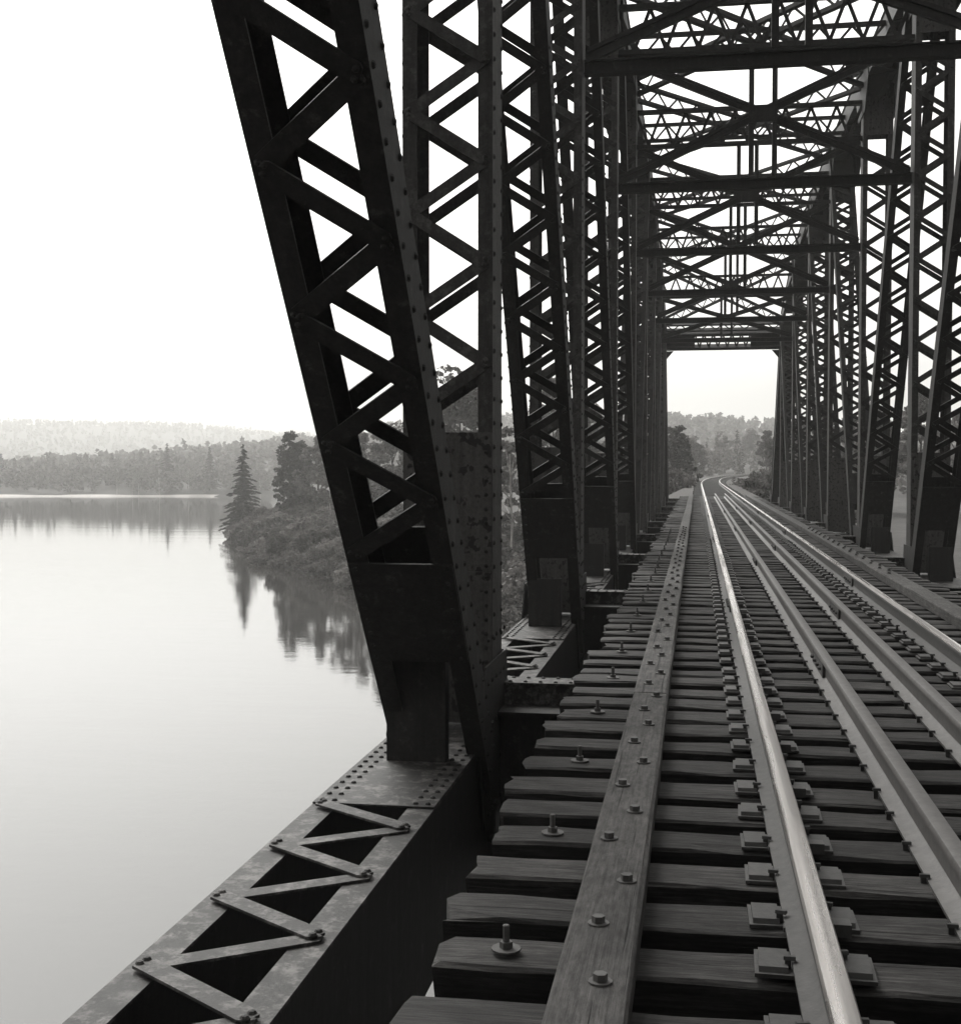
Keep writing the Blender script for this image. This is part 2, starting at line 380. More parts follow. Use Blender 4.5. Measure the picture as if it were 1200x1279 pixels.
def laced_member(name, p0, p1, xo, xi, depth, lace=(0.0, 1.0), pitch=0.58, bw_=0.085, plates=(), fl=0.105, rivets=False, faces=(-1, 1), plate_mat='steel', ph=0):
    """two channels (webs at xo and xi) with lacing on both open faces; p0,p1 = (y,z) axis ends"""
    a = Vector((0, p1[0]-p0[0], p1[1]-p0[1])); L = a.length; a.normalize(); nrm = X1.cross(a)   # nrm lies in the truss plane
    if nrm.y > 0: nrm = -nrm                       # -1*nrm faces away, nrm faces the camera end
    lo, hi = min(xo, xi), max(xo, xi); tw = 0.014
    mb = MB(); mid = Vector((0, (p0[0]+p1[0])/2, (p0[1]+p1[1])/2))
    for xw, inw in ((lo + tw/2, 1), (hi - tw/2, -1)):
        mb.frame_box(mid + X1*xw, a, nrm, X1, L/2, depth/2 - tw, tw/2)
        for sg in (-1, 1):
            mb.frame_box(mid + X1*(xw + inw*(fl/2 - tw/2)) + nrm*(sg*(depth/2 - tw/2)), a, X1, nrm, L/2, fl/2, tw/2)
    o = bpart(mb, name, M['post' if name == 'vertical_post' else 'steel'])
    P0 = Vector((0, p0[0], p0[1]))
    def at(s, x, off): return P0 + a*s + X1*x + nrm*off
    # tie plates
    for (s0, s1, fc) in plates:
        pm = MB(); off = fc*(depth/2 + 0.008)
        pm.frame_box(at((s0+s1)/2, (lo+hi)/2, off), a, X1, nrm, (s1-s0)/2, (hi-lo)/2 - 0.004, 0.006)
        bpart(pm, 'tie_plate', M[plate_mat], o)
        if rivets:
            for x in (lo+0.045, hi-0.045): rivrow(at(s0+.04, x, off+fc*.006), at(s1-.04, x, off+fc*.006), nrm*fc, 0.1, 0.016)
    # zigzag lacing
    s0, s1 = lace[0]*L if lace[0] <= 1 and lace[1] <= 1 else lace[0], lace[1]*L if lace[1] <= 1 else lace[1]
    nb = max(2, int((s1-s0)/(pitch/2))); dp = pitch/2
    for fc in faces:
        for i in range(nb):
            l0, l1 = (xo + (.05 if xo < xi else -.05), xi - (.05 if xo < xi else -.05)) if (i + ph) % 2 == 0 else (xi - (.05 if xo < xi else -.05), xo + (.05 if xo < xi else -.05))
            off = fc*(depth/2 + 0.009 + (0.013 if i % 2 else 0))
            q0, q1 = at(s0+dp*i, l0, off), at(s0+dp*(i+1), l1, off)
            BARS.append((o, (q0+q1)/2, (q1-q0).normalized(), nrm*fc, (q1-q0).length + 0.07, bw_, 0.012))
    if rivets:
        for sg in (-1, 1):
            rivrow(at(0.3, lo - 0.001, sg*(depth/2-0.05)), at(L*0.6, lo - 0.001, sg*(depth/2-0.05)), -X1, 0.17)
            rivrow(at(0.3, hi + 0.001, sg*(depth/2-0.05)), at(L*0.6, hi + 0.001, sg*(depth/2-0.05)), X1, 0.17)
    return o, at, L

for s in (-1, 1):
    xi, xo = mirror(XI, s), mirror(XO, s)
    sgn = -1 if s < 0 else 1                       # outward direction
    for k in range(KMIN, KMAX+1):
        y = PY(k); near = (s < 0 and k in (0, 1, 2))
        # ---- vertical post
        if -1 <= k <= 7:
            zt = ZTOP[k] - 0.2
            hang = k in (-1, 7)
            pl = [(ZC_ - (-0.9), ZC2 - (-0.9), f) for (ZC_, ZC2) in ((0.74, 1.73), (-0.35, 0.736), (zt-1.2, zt-0.35)) for f in (1, -1)]
            laced_member('vertical_post', (y, -0.9), (y, zt), xo - sgn*0.05 if not hang else xo - sgn*.1, xi, 0.43 if not hang else 0.3, (2.76, zt+0.9-1.25),
                         0.713, 0.085, pl, rivets=near, plate_mat='plate')
        # ---- diagonals of the Pratt web (towards mid-span k = 3)
        d = None
        if 0 <= k <= 3: d = ((y-0.5, -0.72), (PY(k-1)+0.15, ZTOP[k-1]-0.05)) if k else ((8.70, -0.72), (1.9, 7.45))
        if d:
            d = ((d[0][0], d[0][1]), d[1])
            Ld = math.hypot(d[1][0]-d[0][0], d[1][1]-d[0][1])
            laced_member('diagonal', d[0], d[1], xo - sgn*0.15, xi - sgn*0.07, 0.30, (2.35, Ld-1.3), 0.80 if k == 0 else 0.72, 0.105 if k == 0 else 0.09,
                         [(1.45, 2.28, 1), (1.45, 2.28, -1), (Ld-1.25, Ld-0.5, 1), (Ld-1.25, Ld-0.5, -1)], rivets=near, fl=.125, ph=PHD)
        if 3 <= k <= 6:
            d = ((y+0.5, -0.72), (PY(k+1)-0.15, ZTOP[k+1]-0.05)); Ld = math.hypot(d[1][0]-d[0][0], d[1][1]-d[0][1])
            laced_member('diagonal', d[0], d[1], xo - sgn*0.15, xi - sgn*0.07, 0.30, (2.35, Ld-1.3), 0.66, 0.09,
                         [(1.45, 2.28, 1), (1.45, 2.28, -1), (Ld-1.25, Ld-0.5, 1), (Ld-1.25, Ld-0.5, -1)])
        # ---- gusset plates and diaphragm at the lower joint
        ya, yb = (-1.45, 0.62) if k <= 2 else ((-1.2, 1.2) if k == 3 else (-0.62, 1.45))
        if k == KMIN: ya, yb = -0.4, 1.3
        if k == KMAX: ya, yb = -1.5, 0.35
        ya, yb = max(ya, -.95), yb*.6 if yb < 1 else min(yb, .95)
        for xg, ot in ((xi - sgn*0.022, 1), (xo + sgn*0.016, -1)):
            mb = MB(); zg = .12 if ot > 0 else 0.0
            if ot < 0: ya, yb = max(ya, -.45), min(yb, .45)
            poly = [(y+ya+.25, -0.98), (y+yb-.1, -0.98), (y+yb, -0.45), (y+yb-.08, zg), (y+ya+.30, zg), (y+ya, -0.40)]
            mb.prism_x(poly, xg-0.007, xg+0.007); bpart(mb, 'gusset_plate', M['steel'])
            if near:
                nx_ = X1*(1 if ot*-sgn > 0 else -1)
                for q in range(5):
                    zz = -0.9 + 0.3*q; rivrow((xg + nx_.x*0.008, y+ya+0.35, zz), (xg + nx_.x*0.008, y+yb-0.25, zz), nx_, 0.17)
        if 0 <= k <= 3:
            mb = MB(); xa, xb = xo - sgn*0.17, xi + sgn*0.145; yq = y - 1.22; zd = .44 if k == 0 else .16
            mb.box(min(xa, xb), max(xa, xb), yq, yq+0.016, ZC+0.013, zd)
            for xq in (min(xa, xb)+0.007, max(xa, xb)-0.007): mb.box(xq-0.007, xq+0.007, yq+0.017, yq+0.12, ZC+0.013, zd)
            bpart(mb, 'diaphragm', M['steel'])
    # ---- lower chord, panel by panel
    for k in range(KMIN, KMAX):
        ya, yb = PY(k), PY(k+1); mb = MB(); mid = (ya+yb)/2
        for xw, inw in ((xo, 1 if s < 0 else -1), (xi, -1 if s < 0 else 1)):
            mb.box(min(xw, xw+inw*.014), max(xw, xw+inw*.014), ya+.001, yb-.001, -1.36, ZC-0.014)
            mb.box(min(xw, xw+inw*.15), max(xw, xw+inw*.15), ya+.001, yb-.001, -1.374, -1.36)
        ch = bpart(mb, 'lower_chord', M['steel'])
        for xw, inw in ((xo, 1 if s < 0 else -1), (xi, -1 if s < 0 else 1)):
            mb = MB(); mb.box(min(xw, xw+inw*.15), max(xw, xw+inw*.15), ya+.001, yb-.001, ZC-.0138, ZC); bpart(mb, 'top_flange', M['chord'], ch)
        # cover plates at each end of the panel, lacing between
        c0, c1 = ya + (0.75 if k <= 2 else 1.6), yb - (2.28 if k <= 2 else 0.75)
        lo, hi = min(xo, xi), max(xo, xi)
        for (pa, pb) in ((ya+.002, c0), (c1, yb-.002)):
            mb = MB(); mb.box(lo, hi, pa, pb, ZC+.002, ZC+.012); bpart(mb, 'cover_plate', M['chord'], ch)
            if s < 0 and k <= 1:
                for xr in (lo+.045, lo+.115, hi-.045, hi-.115): rivrow((xr, pa+.05, ZC+.012), (xr, pb-.05, ZC+.012), (0,0,1), 0.13, 0.019)
        nb = int(round((c1-c0)/0.40)); dp = (c1-c0-0.1)/nb
        for i in range(nb):
            l0, l1 = (lo+.07, hi-.07) if (i+nb) % 2 == 0 else (hi-.07, lo+.07)
            for zf, nz in ((ZC+.008+(.013 if i % 2 else 0), 1), (-1.36-.022-(.013 if i % 2 else 0), -1)):
                q0, q1 = Vector((l0, c0+.05+dp*i, zf)), Vector((l1, c0+.05+dp*(i+1), zf))
                BARS.append((ch, (q0+q1)/2, (q1-q0).normalized(), Vector((0,0,nz)), (q1-q0).length+.09, 0.098, 0.012))
    # ---- upper chord and end posts
    tops = [(PY(k), ZTOP[k]) for k in range(-1, 8)]
    path = [(PY(KMIN), ZLOW)] + tops + [(PY(KMAX), ZLOW)]
    for i in range(len(path)-1):
        (ya, za), (yb, zb) = path[i], path[i+1]
        a = Vector((0, yb-ya, zb-za)); L = a.length; a.normalize(); up = X1.cross(a)
        if up.z < 0: up = -up
        mid = Vector((0, (ya+yb)/2, (za+zb)/2)); mb = MB(); lo, hi = min(xo, xi)+0.005, max(xo, xi)-0.005
        for xw in (lo+.01, hi-.01): mb.frame_box(mid + X1*xw, a, up, X1, L/2-.002, 0.24, 0.01)
        mb.frame_box(mid + X1*((lo+hi)/2) + up*0.252, a, X1, up, L/2-.002, (hi-lo)/2+0.03, 0.01)
        for xw, inw in ((lo+.055, 1), (hi-.055, -1)): mb.frame_box(mid + X1*xw - up*0.248, a, X1, up, L/2-.002, 0.055, 0.007)
        o = bpart(mb, 'end_post' if i in (0, len(path)-2) else 'upper_chord', M['steel'])
        P0 = Vector((0, ya, za)); nb = int((L-1.6)/0.36)
        for q in range(nb):
            l0, l1 = (lo+.05, hi-.05) if q % 2 else (hi-.05, lo+.05); off = -0.262 - (0.013 if q % 2 else 0)
            q0, q1 = P0 + a*(.8+.36*q) + X1*l0 + up*off, P0 + a*(.8+.36*(q+1)) + X1*l1 + up*off
            BARS.append((o, (q0+q1)/2, (q1-q0).normalized(), -up, (q1-q0).length+.06, 0.08, 0.012))
        if i in (0, len(path)-2):
            mb = MB(); sa, sb = (0.0, 2.2) if i == 0 else (L-2.2, L)
            mb.frame_box(P0 + a*(sa+sb)/2 + X1*(lo+hi)/2 - up*.268, a, X1, up, 1.1, (hi-lo)/2-.01, .007); bpart(mb, 'tie_plate', M['steel'], o)
    for k in range(-1, 8):          # upper gussets, inner and outer
        for xg in (xi - sgn*.012, xo + sgn*.012):
            mb = MB(); y, z = PY(k), ZTOP[k]
            mb.prism_x([(y-1.1, z-.32), (y-.55, z-.95), (y+.55, z-.95), (y+1.1, z-.32), (y+.9, z+.1), (y-.9, z+.1)], xg-.007, xg+.007); bpart(mb, 'gusset_plate', M['steel'])

XR = 2*TRX - XI
# ---- floor beams and stringers
for k in range(KMIN, KMAX+1):
    y = PY(k); mb = MB()
    mb.box(XI+.02, XR-.02, y-.008, y+.008, -1.35, -0.30); 
    for zz in (-1.374, -0.30): mb.box(XI+.02, XR-.02, y-.15, y+.15, zz, zz+.022)
    fb = bpart(mb, 'floor_beam', M['steel'])
    for s in (-1, 1):
        mb = MB(); a, b = sorted((mirror(XI, s) - s*.02, mirror(-0.86, s)))
        mb.box(a, b, y+.16, y+.42, -0.135, -0.115); mb.box(a, b, y+.18, y+.20, -.62, -.135); mb.box(a, b, y+.12, y+.30, -.644, -.622)
        bpart(mb, 'bracket', M['chord'], fb)
        if s < 0 and k in (0, 1, 2):
            for yy in (y+.2, y+.38): rivrow((a+.05, yy, -.115), (b-.05, yy, -.115), (0,0,1), .11, .018)
for xs_ in (0.354, 1.864):
    for k in range(KMIN, KMAX):
        mb = MB(); ya, yb = PY(k)+.02, PY(k+1)-.02
        mb.box(xs_-.008, xs_+.008, ya, yb, -1.18, -.2775)
        for zz in (-1.20, -.2775): mb.box(xs_-.15, xs_+.15, ya, yb, zz, zz+.02)
        bpart(mb, 'stringer', M['steel'])
# bottom lateral bracing
for k in range(KMIN, KMAX):
    for sx in (-1, 1):
        mb = MB(); z = -1.1 - (.03 if sx > 0 else 0)
        mb.beam((XI if sx < 0 else XR, PY(k)+.3, z), (XR if sx < 0 else XI, PY(k+1)-.3, z), .16, .016, (1, 0, 0)); bpart(mb, 'bottom_lateral', M['steel'])

# ---- overhead bracing
def lattice(name, p0, p1, h, updir, npan, chord=0.09, bar=0.055, flange=0.12, solid=0.0):
    """two parallel chords h apart with zigzag web; p0,p1 = axis ends"""
    p0, p1 = Vector(p0), Vector(p1); a = (p1-p0); L = a.length; a.normalize(); up = Vector(updir); up = (up - a*up.dot(a)).normalized(); c = a.cross(up)
    mb = MB(); mid = (p0+p1)/2
    for sg in (-1, 1): mb.frame_box(mid + up*(sg*(h/2)), a, up, c, L/2, chord/2, flange/2)
    if solid:
        for e in (p0 + a*solid/2, p1 - a*solid/2): mb.frame_box(e, a, up, c, solid/2, h/2-chord/2-.002, .012)
    n_ = npan; s0 = solid; step = (L-2*solid)/n_
    for i in range(n_):
        u0, u1 = (h/2, -h/2) if i % 2 == 0 else (-h/2, h/2)
        sh = c*(0.012 if i % 2 else -0.012)
        mb.beam(p0 + a*(s0+step*i) + up*u0*0.92 + sh, p0 + a*(s0+step*(i+1)) + up*u1*0.92 + sh, bar, 0.014, up)
    return bpart(mb, name, M['steel'])
for k in range(0, 7):
    y = PY(k); zt = ZTOP[k]; zb = 6.48
    mb = MB()
    mb.box(XI+.01, XR-.01, y-.012, y+.012, zb-.07, zb+.07)
    for zz in (zb-.088, zb+.072): mb.box(XI+.01, XR-.01, y-.085, y+.085, zz, zz+.016)
    bpart(mb, 'sway_strut', M['steel'])
    gb, gt = zt-1.42, zt-.62
    lattice('top_strut', (XI, y, (gb+gt)/2), (XR, y, (gb+gt)/2), gt-gb, (0,0,1), 18, .09, .065, .15)
    for sx in (-1, 1):
        mb = MB(); xa, xb = (XI+.05, XR-.05) if sx < 0 else (XR-.05, XI+.05)
        yo = sx*.05
        for dz in (-.06, .06):
            mb.beam((xa, y+yo, zb+.14+dz), (xb, y+yo, gb-.06+dz), .055, .075, (0,0,1))
        mb.beam((xa, y+yo, zb+.14), (xb, y+yo, gb-.06), .12, .012, (0,0,1))
        bpart(mb, 'sway_brace', M['steel'])
    mb = MB()
    for dx in (-.2, .2): mb.beam((TRX+dx, y-.07, zb+.12), (TRX+dx, y-.07, gb), .09, .07, (1,0,0))
    mb.box(TRX-.25, TRX+.25, y-.125, y-.113, (zb+gb)/2-.15, (zb+gb)/2+.15)
    bpart(mb, 'centre_hanger', M['steel'])
for k in range(-1, 7):
    for sx in (-1, 1):
        z0, z1 = ZTOP[k]+.02+.02*sx, ZTOP[k+1]+.02+.02*sx
        lattice('top_lateral', ((XI if sx < 0 else XR), PY(k)+.15, z0-.1), ((XR if sx < 0 else XI), PY(k+1)-.15, z1-.1), .36, (0,0,1), 22, .08, .05, .14)
    # lattice strut halfway between the frames
    if 1 <= k <= 5:
        ym, zm = PY(k)+PL/2, (ZTOP[k]+ZTOP[k+1])/2
        lattice('top_strut', (XI, ym, zm-.2), (XR, ym, zm-.2), .4, (0,0,1), 16, .08, .05, .12)
# far and near portal frames, in the slope of the end posts
for kb, kt in ((8, 7), (-2, -1)):
    A = Vector((0, PY(kb), ZLOW)); B = Vector((0, PY(kt), ZTOP[kt])); dv = (B-A).normalized()
    def onp(x, z): t = (z-A.z)/dv.z; q = A+dv*t; return Vector((x, q.y, z))
    lattice('portal_girder', onp(XI, 7.22), onp(XR, 7.22), .74, dv, 12, .14, .075, .3, solid=1.3)
    lattice('portal_girder', onp(XI, 7.78), onp(XR, 7.78), .3, dv, 16, .08, .05, .2)
    for sx in (-1, 1):
        mb = MB(); xk = mirror(XI, sx); dr = 1 if sx < 0 else -1
        q = [onp(xk, 6.78), onp(xk+dr*.34, 6.78), onp(xk, 6.42)]; nn = X1.cross(dv)*.01
        vs_ = [v-nn for v in q] + [v+nn for v in q]
        mb.add(vs_, [[0,1,2],[5,4,3],[0,3,4,1],[1,4,5,2],[2,5,3,0]])
        bpart(mb, 'portal_knee', M['steel'])

# ---- lacing bars: the 300 that show largest are pieces of their own, the others joined
def bar_mesh(L, w, t, mt):
    mb = MB(); k = 4; r = w/2; h = L/2 - r; out = []
    for i in range(k+1): a = -math.pi/2 + math.pi*i/k; out.append((h + r*.55*math.cos(a), r*math.sin(a)))
    for i in range(k+1): a = math.pi/2 + math.pi*i/k; out.append((-h + r*.55*math.cos(a), r*math.sin(a)))
    n_ = len(out); vs_ = [(x, y, -t/2) for x, y in out] + [(x, y, t/2) for x, y in out]
    mb.add(vs_, [[i,(i+1)%n_,(i+1)%n_+n_,i+n_] for i in range(n_)] + [list(range(n_))[::-1], list(range(n_, 2*n_))])
    for x, yy in ((-h+.004, -w*.2), (-h-.012, w*.22), (h-.004, w*.2), (h+.012, -w*.22)): mb.dome((x, yy, t/2), (0,0,1), .019, .014, 6)
    return mb.mesh('lacing_bar', mt)
scored = []
for i, (o, c, a, nn, L, w, t) in enumerate(BARS):
    e = [project(c - a*L/2), project(c + a*L/2)]; m_ = project(c); sc = 0
    if m_ and all(e) and -40 < m_[0] < 1240 and -40 < m_[1] < 1319: sc = math.hypot(e[0][0]-e[1][0], e[0][1]-e[1][1])
    scored.append((sc, i))
scored.sort(reverse=True); chosen = {i for sc, i in scored[:300] if sc > 9}
bmc = {}
for i, (o, c, a, nn, L, w, t) in enumerate(BARS):
    b = nn.cross(a)
    if i in chosen:
        mt = M['post'] if o.name.startswith('vertical') else M['chord'] if o.name.startswith('lower') else M['steel']
        key = (round(L, 3), w, t, mt.name)
        if key not in bmc: bmc[key] = bar_mesh(L, w, t, mt)
        ob = link(bpy.data.objects.new('lacing_bar', bmc[key]), o)
        mw = Matrix(((a.x, b.x, nn.x, c.x), (a.y, b.y, nn.y, c.y), (a.z, b.z, nn.z, c.z), (0, 0, 0, 1)))
        ob.matrix_basis = mw           # parent parts carry no transform of their own
    else: LACE_REST.frame_box(c, a, b, nn, L/2, w/2, t/2)
tag(bpart(LACE_REST, 'lacing', M['steel']), kind='stuff')
tag(bpart(RIV, 'rivets', M['rivet']), kind='stuff')
# ---- abutments
for yb, sg, lab in ((PY(8), 1, 'pale concrete abutment under the far end of the bridge'), (PY(-2), -1, 'concrete abutment under the near end of the bridge')):
    ab = empty('abutment', (TRX, yb, WZ), lab, 'abutment')
    mb = MB(); a, b = sorted((yb - sg*.7, yb + sg*3.0)); mb.box(TRX-4.6, TRX+4.6, a, b, 0, 0)
    mb = MB(); mb.box(-4.3, 4.3, min(-sg*.75, sg*.9), max(-sg*.75, sg*.9), -1.5, -1.48-WZ); mb.build('bridge_seat', M['concrete'], ab)
    mb = MB(); mb.box(-4.3, 4.3, min(sg*.9, sg*1.7), max(sg*.9, sg*1.7), -1.5, -.45-WZ); mb.build('backwall', M['concrete'], ab)
    for sx in (-1, 1):
        mb = MB(); mb.prism_x([(sg*1.7, -1.5), (sg*6.5, -1.5), (sg*6.5, -2.0-WZ), (sg*1.7, -.40-WZ)], sx*3.9-.25, sx*3.9+.25); mb.build('wing_wall', M['concrete'], ab)
    for sx in (-1, 1):
        mb = MB(); xb_ = mirror((XI+XO)/2, sx) - TRX; mb.box(xb_-.45, xb_+.45, -.4, .4, -1.479-WZ, -1.40-WZ); mb.build('bearing', M['steel'], ab)

# ================================================================== THE TRACK
track = empty('railway_track', (TRX, 0, 0), 'single railway track with timber ties, two shiny rails and two rusty inner guard rails', 'railway track')
tinv = Matrix.Translation(track.location).inverted()
def tpart(o):
    o.parent = track; o.matrix_parent_inverse = tinv; return o
def tobj(name, me, loc, rot=0.0, sc=(1,1,1)):
    o = bpy.data.objects.new(name, me); o.location = loc; o.rotation_euler = (0, 0, rot); o.scale = sc; COL.objects.link(o); return tpart(o)
def tie_mesh(seed, L, w, h):
    r = random.Random(seed); ns = 21; prof = []
    c = .012
    base = [(-w/2, -h), (-w/2, -c), (-w/2+c, 0), (-w/6, .002), (w/6, .001), (w/2-c, 0), (w/2, -c), (w/2, -h)]
    vs_ = []; fs_ = []; k = len(base)
    for i in range(ns):
        x = -L/2 + L*i/(ns-1); e = .006 if i in (0, ns-1) else 0
        wy = .003*math.sin(i*.5+seed) 
        for j, (y, z) in enumerate(base):
            wear = (r.uniform(-.006, .002) if r.random() < .9 else r.uniform(-.016, 0)) if j in (1, 2, 5, 6) else r.uniform(-.006, .002)
            vs_.append((x + r.uniform(-.022, .022)*(1 if e else 0), y*(1 - e*3) + wy + (r.uniform(-.004, .004) if j in (1,2,5,6) else 0), z + (wear if z > -h+.01 else 0) - e*.5))
    for i in range(ns-1):
        for j in range(k): fs_.append([i*k+j, (i+1)*k+j, (i+1)*k+(j+1)%k, i*k+(j+1)%k])
    fs_ += [list(range(k)), list(range((ns-1)*k, ns*k))[::-1]]
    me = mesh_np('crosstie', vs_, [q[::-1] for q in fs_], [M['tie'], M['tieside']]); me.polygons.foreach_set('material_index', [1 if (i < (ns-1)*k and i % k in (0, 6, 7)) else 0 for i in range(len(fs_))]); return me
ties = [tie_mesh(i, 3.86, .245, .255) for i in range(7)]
TS = .43; TY0 = 5.12
tie_y = []
k0 = math.floor((PY(KMIN)-1.0-TY0)/TS)
k = k0
while TY0 + TS*k < PY(8) + .3: tie_y.append((k, TY0 + TS*k)); k += 1
jit = {}
for (k, y) in tie_y:
    jy = random.uniform(-.035, .035); jx = random.choice((0, 0, 0, .05, -.05)) + random.uniform(-.03, .03); wsc = random.choice((1, 1, 1, 1.08, .93, 1.15))
    if k % 3 == 0: jy *= .4
    jit[k] = (jy, jx)
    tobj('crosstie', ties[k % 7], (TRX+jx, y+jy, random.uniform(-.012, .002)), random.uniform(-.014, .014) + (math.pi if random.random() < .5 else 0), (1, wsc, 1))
# ties in the ballast beyond the abutment: tiny in the picture, joined
mb = MB(); y = PY(8) + .95
while y < 330:
    cx = curve_x(y); ang = max(0, y-98)/1250.0
    a = Vector((math.cos(ang), -math.sin(ang), 0)); b = Vector((math.sin(ang), math.cos(ang), 0))
    mb.frame_box((cx, y, -.10), a, b, Vector((0,0,1)), 1.3+random.uniform(-.05,.05), .11, .10); y += .53
tag(tpart(mb.build('ballast_ties', M['tie'])), kind='stuff')
# ballast bed
V = []; Fq = []; yy = np.arange(PY(8)+.75, 332, 1.2)
offs = [(-3.1, -.60), (-2.1, -.09), (-.9, -.05), (.9, -.05), (2.1, -.09), (3.1, -.60)]
for i, y in enumerate(yy):
    for (dx, z) in offs: V.append((curve_x(y)+dx+random.uniform(-.08,.08), y, z+random.uniform(-.03,.02)))
for i in range(len(yy)-1):
    for j in range(5): Fq.append([i*6+j, i*6+j+1, (i+1)*6+j+1, (i+1)*6+j])
tag(link(bpy.data.objects.new('ballast_bed', mesh_np('ballast_bed', V, np.array(Fq), M['ballast'], True))), kind='structure')
# rails
PROF = [(-.07,0,1),(-.07,.012,1),(-.025,.024,1),(-.009,.04,1),(-.009,.125,1),(-.036,.138,1),(-.037,.160,1),(-.031,.171,0),(-.016,.175,0),(.016,.175,0),(.031,.171,0),(.037,.160,1),(.036,.138,1),(.009,.125,1),(.009,.04,1),(.025,.024,1),(.07,.012,1),(.07,0,1)]
def rail(name, dx, ya, yb, mats, zoff=.02, curved=True):
    pts = []; y = ya
    while y < yb: pts.append(y); y += 6.0 if y < 92 else 3.0
    pts.append(yb); k = len(PROF); vs_ = []; fs_ = []; mi = []
    for y in pts:
        cx = curve_x(y); ang = max(0, y-98)/1250.0
        for (px, pz, _) in PROF: vs_.append((cx + (dx+px)*math.cos(ang), y - (dx+px)*math.sin(ang), zoff+pz))
    for i in range(len(pts)-1):
        for j in range(k):
            fs_.append([i*k+j, (i+1)*k+j, (i+1)*k+(j+1)%k, i*k+(j+1)%k])
            mi.append(1 if (j in (6,7,8,9,10)) else 0)
    fs_ += [list(range(k)), list(range((len(pts)-1)*k, len(pts)*k))[::-1]]; mi += [0, 0]
    me = mesh_np(name, vs_, fs_, mats); me.polygons.foreach_set('material_index', mi)
    me.polygons.foreach_set('use_smooth', [len(f) == 4 for f in fs_])
    try: me.set_sharp_from_angle(angle=R(32))
    except Exception: pass
    return tpart(link(bpy.data.objects.new(name, me)))
G = .755
rails = [rail('rail', sx*G, PY(KMIN)-6, 330, [M['railside'], M['head']]) for sx in (-1, 1)]
GR = (-.222, .252)
for o, lab in zip(rails, ('left shiny running rail', 'right shiny running rail')): o['label'] = lab
guards = [rail('guard_rail', dx, PY(KMIN)+1, PY(8)-1.5, [M['guardrail'], M['guardrail']], .004) for dx in GR]
# joint bars
def joint(parent, x, y, zoff):
    mb = MB()
    for sg in (-1, 1):
        a, b = sorted((x+sg*.012, x+sg*.030)); mb.box(a, b, y-.38, y+.38, zoff+.032, zoff+.132)
        for q in (-.28, -.1, .1, .28):
            c = Vector((x+sg*.030, y+q, zoff+.085)); mb.dome(c, (sg,0,0), .022, .026, 6)
    o = mb.build('joint_bar', M['railside'], parent)
    o.matrix_parent_inverse = Matrix.Identity(4)
for q, xx in zip(rails, (TRX-G, TRX+G)):
    for y in (13.2, 25.1, 37, 49): joint(q, xx, y + (3 if xx > TRX else 0), .02)
for q, dx in zip(guards, GR):
    for y in (9.4, 19.5, 29.6, 41): joint(q, TRX+dx, y + (3.5 if dx > 0 else 0), .004)
# tie plates, spikes, anchors
mb = MB(); mb.prism_x([(-.095, 0), (.095, 0), (.095, .012), (-.095, .012)], -.172, .172)
mb.prism_x([(-.082, .0125), (.082, .0125), (.074, .027), (-.074, .027)], -.160, -.076); mb.prism_x([(-.082, .0125), (.082, .0125), (.074, .027), (-.074, .027)], .076, .160)
plate_me = mb.mesh('tie_plate', M['iron'])
mb = MB(); mb.box(-.009, .009, -.009, .009, -.02, .034); mb.prism_x([(-.011, .0345), (.011, .0345), (.007, .045), (-.007, .045)], -.022, .013)
spike_me = mb.mesh('spike', M['spike'])
mb = MB(); mb.prism_x([(-.05, -.012), (.055, -.012), (.03, .022), (-.05, .028)], .0715, .13); mb.box(-.075, .0705, -.02, .02, -.016, -.002)
anchor_me = mb.mesh('rail_anchor', M['iron'])
rest = MB(); n_ob = 0
for (k, y) in tie_y:
    if y < 2.4: continue
    jy, jx = jit[k]
    for sx in (-1, 1):
        x = TRX + sx*G; loc = (x+random.uniform(-.008,.008), y+jy+random.uniform(-.012,.012), .002)
        if y < 40: tobj('tie_plate', plate_me, loc, random.uniform(-.03,.03))
        else:
            rest.box(x-.2, x+.2, y-.09, y+.09, .002, .019)
        if y < 26:
            for sd_, dy in ((-1, -.045), (1, .045)):
                if sd_ == 1 and y > 14: continue
                tobj('spike', spike_me, (x+sd_*.082, y+jy+dy+random.uniform(-.025,.025), .006+random.choice((0, 0, .003, .012))), (math.pi if sd_ < 0 else 0)+random.uniform(-.3,.3))
            if y < 14 and k % 2 == 0: tobj('rail_anchor', anchor_me, (x, y+jy-.12, .03), 0)
    for dx in GR:
        if y < 20: tobj('spike', spike_me, (TRX+dx-.082, y+jy+random.uniform(-.04,.04), -.012), math.pi)
        if y < 12: tobj('spike', spike_me, (TRX+dx+.082, y+jy+random.uniform(-.04,.04), -.012), 0)
tag(tpart(rest.build('far_tie_plates', M['iron'])), kind='stuff')
# guard timbers, bolts, studs
def timber(x0, x1, ya, yb, seed):
    r = random.Random(seed); ns = 12; c = .012; vs_ = []; fs_ = []; h = .105
    w = x1-x0; base = [(0, .003), (0, h-c), (c, h), (w/2, h+.001), (w-c, h), (w, h-c), (w, .003)]; k = len(base)
    for i in range(ns):
        y = ya + (yb-ya)*i/(ns-1)
        for j, (x, z) in enumerate(base): vs_.append((x0+x+(r.uniform(-.004,.004)), y, z+(r.uniform(-.004,.002) if z > .02 else 0)))
    for i in range(ns-1):
        for j in range(k): fs_.append([i*k+j, (i+1)*k+j, (i+1)*k+(j+1)%k, i*k+(j+1)%k])
    fs_ += [list(range(k)), list(range((ns-1)*k, ns*k))[::-1]]
    o = link(bpy.data.objects.new('guard_timber', mesh_np('guard_timber', vs_, fs_, M['timber']))); return tpart(o)
jn = [-6.2, -2.1, 7.85, 17.75, 27.7, 37.6, 47.5, 57.3, PY(8)-.8]
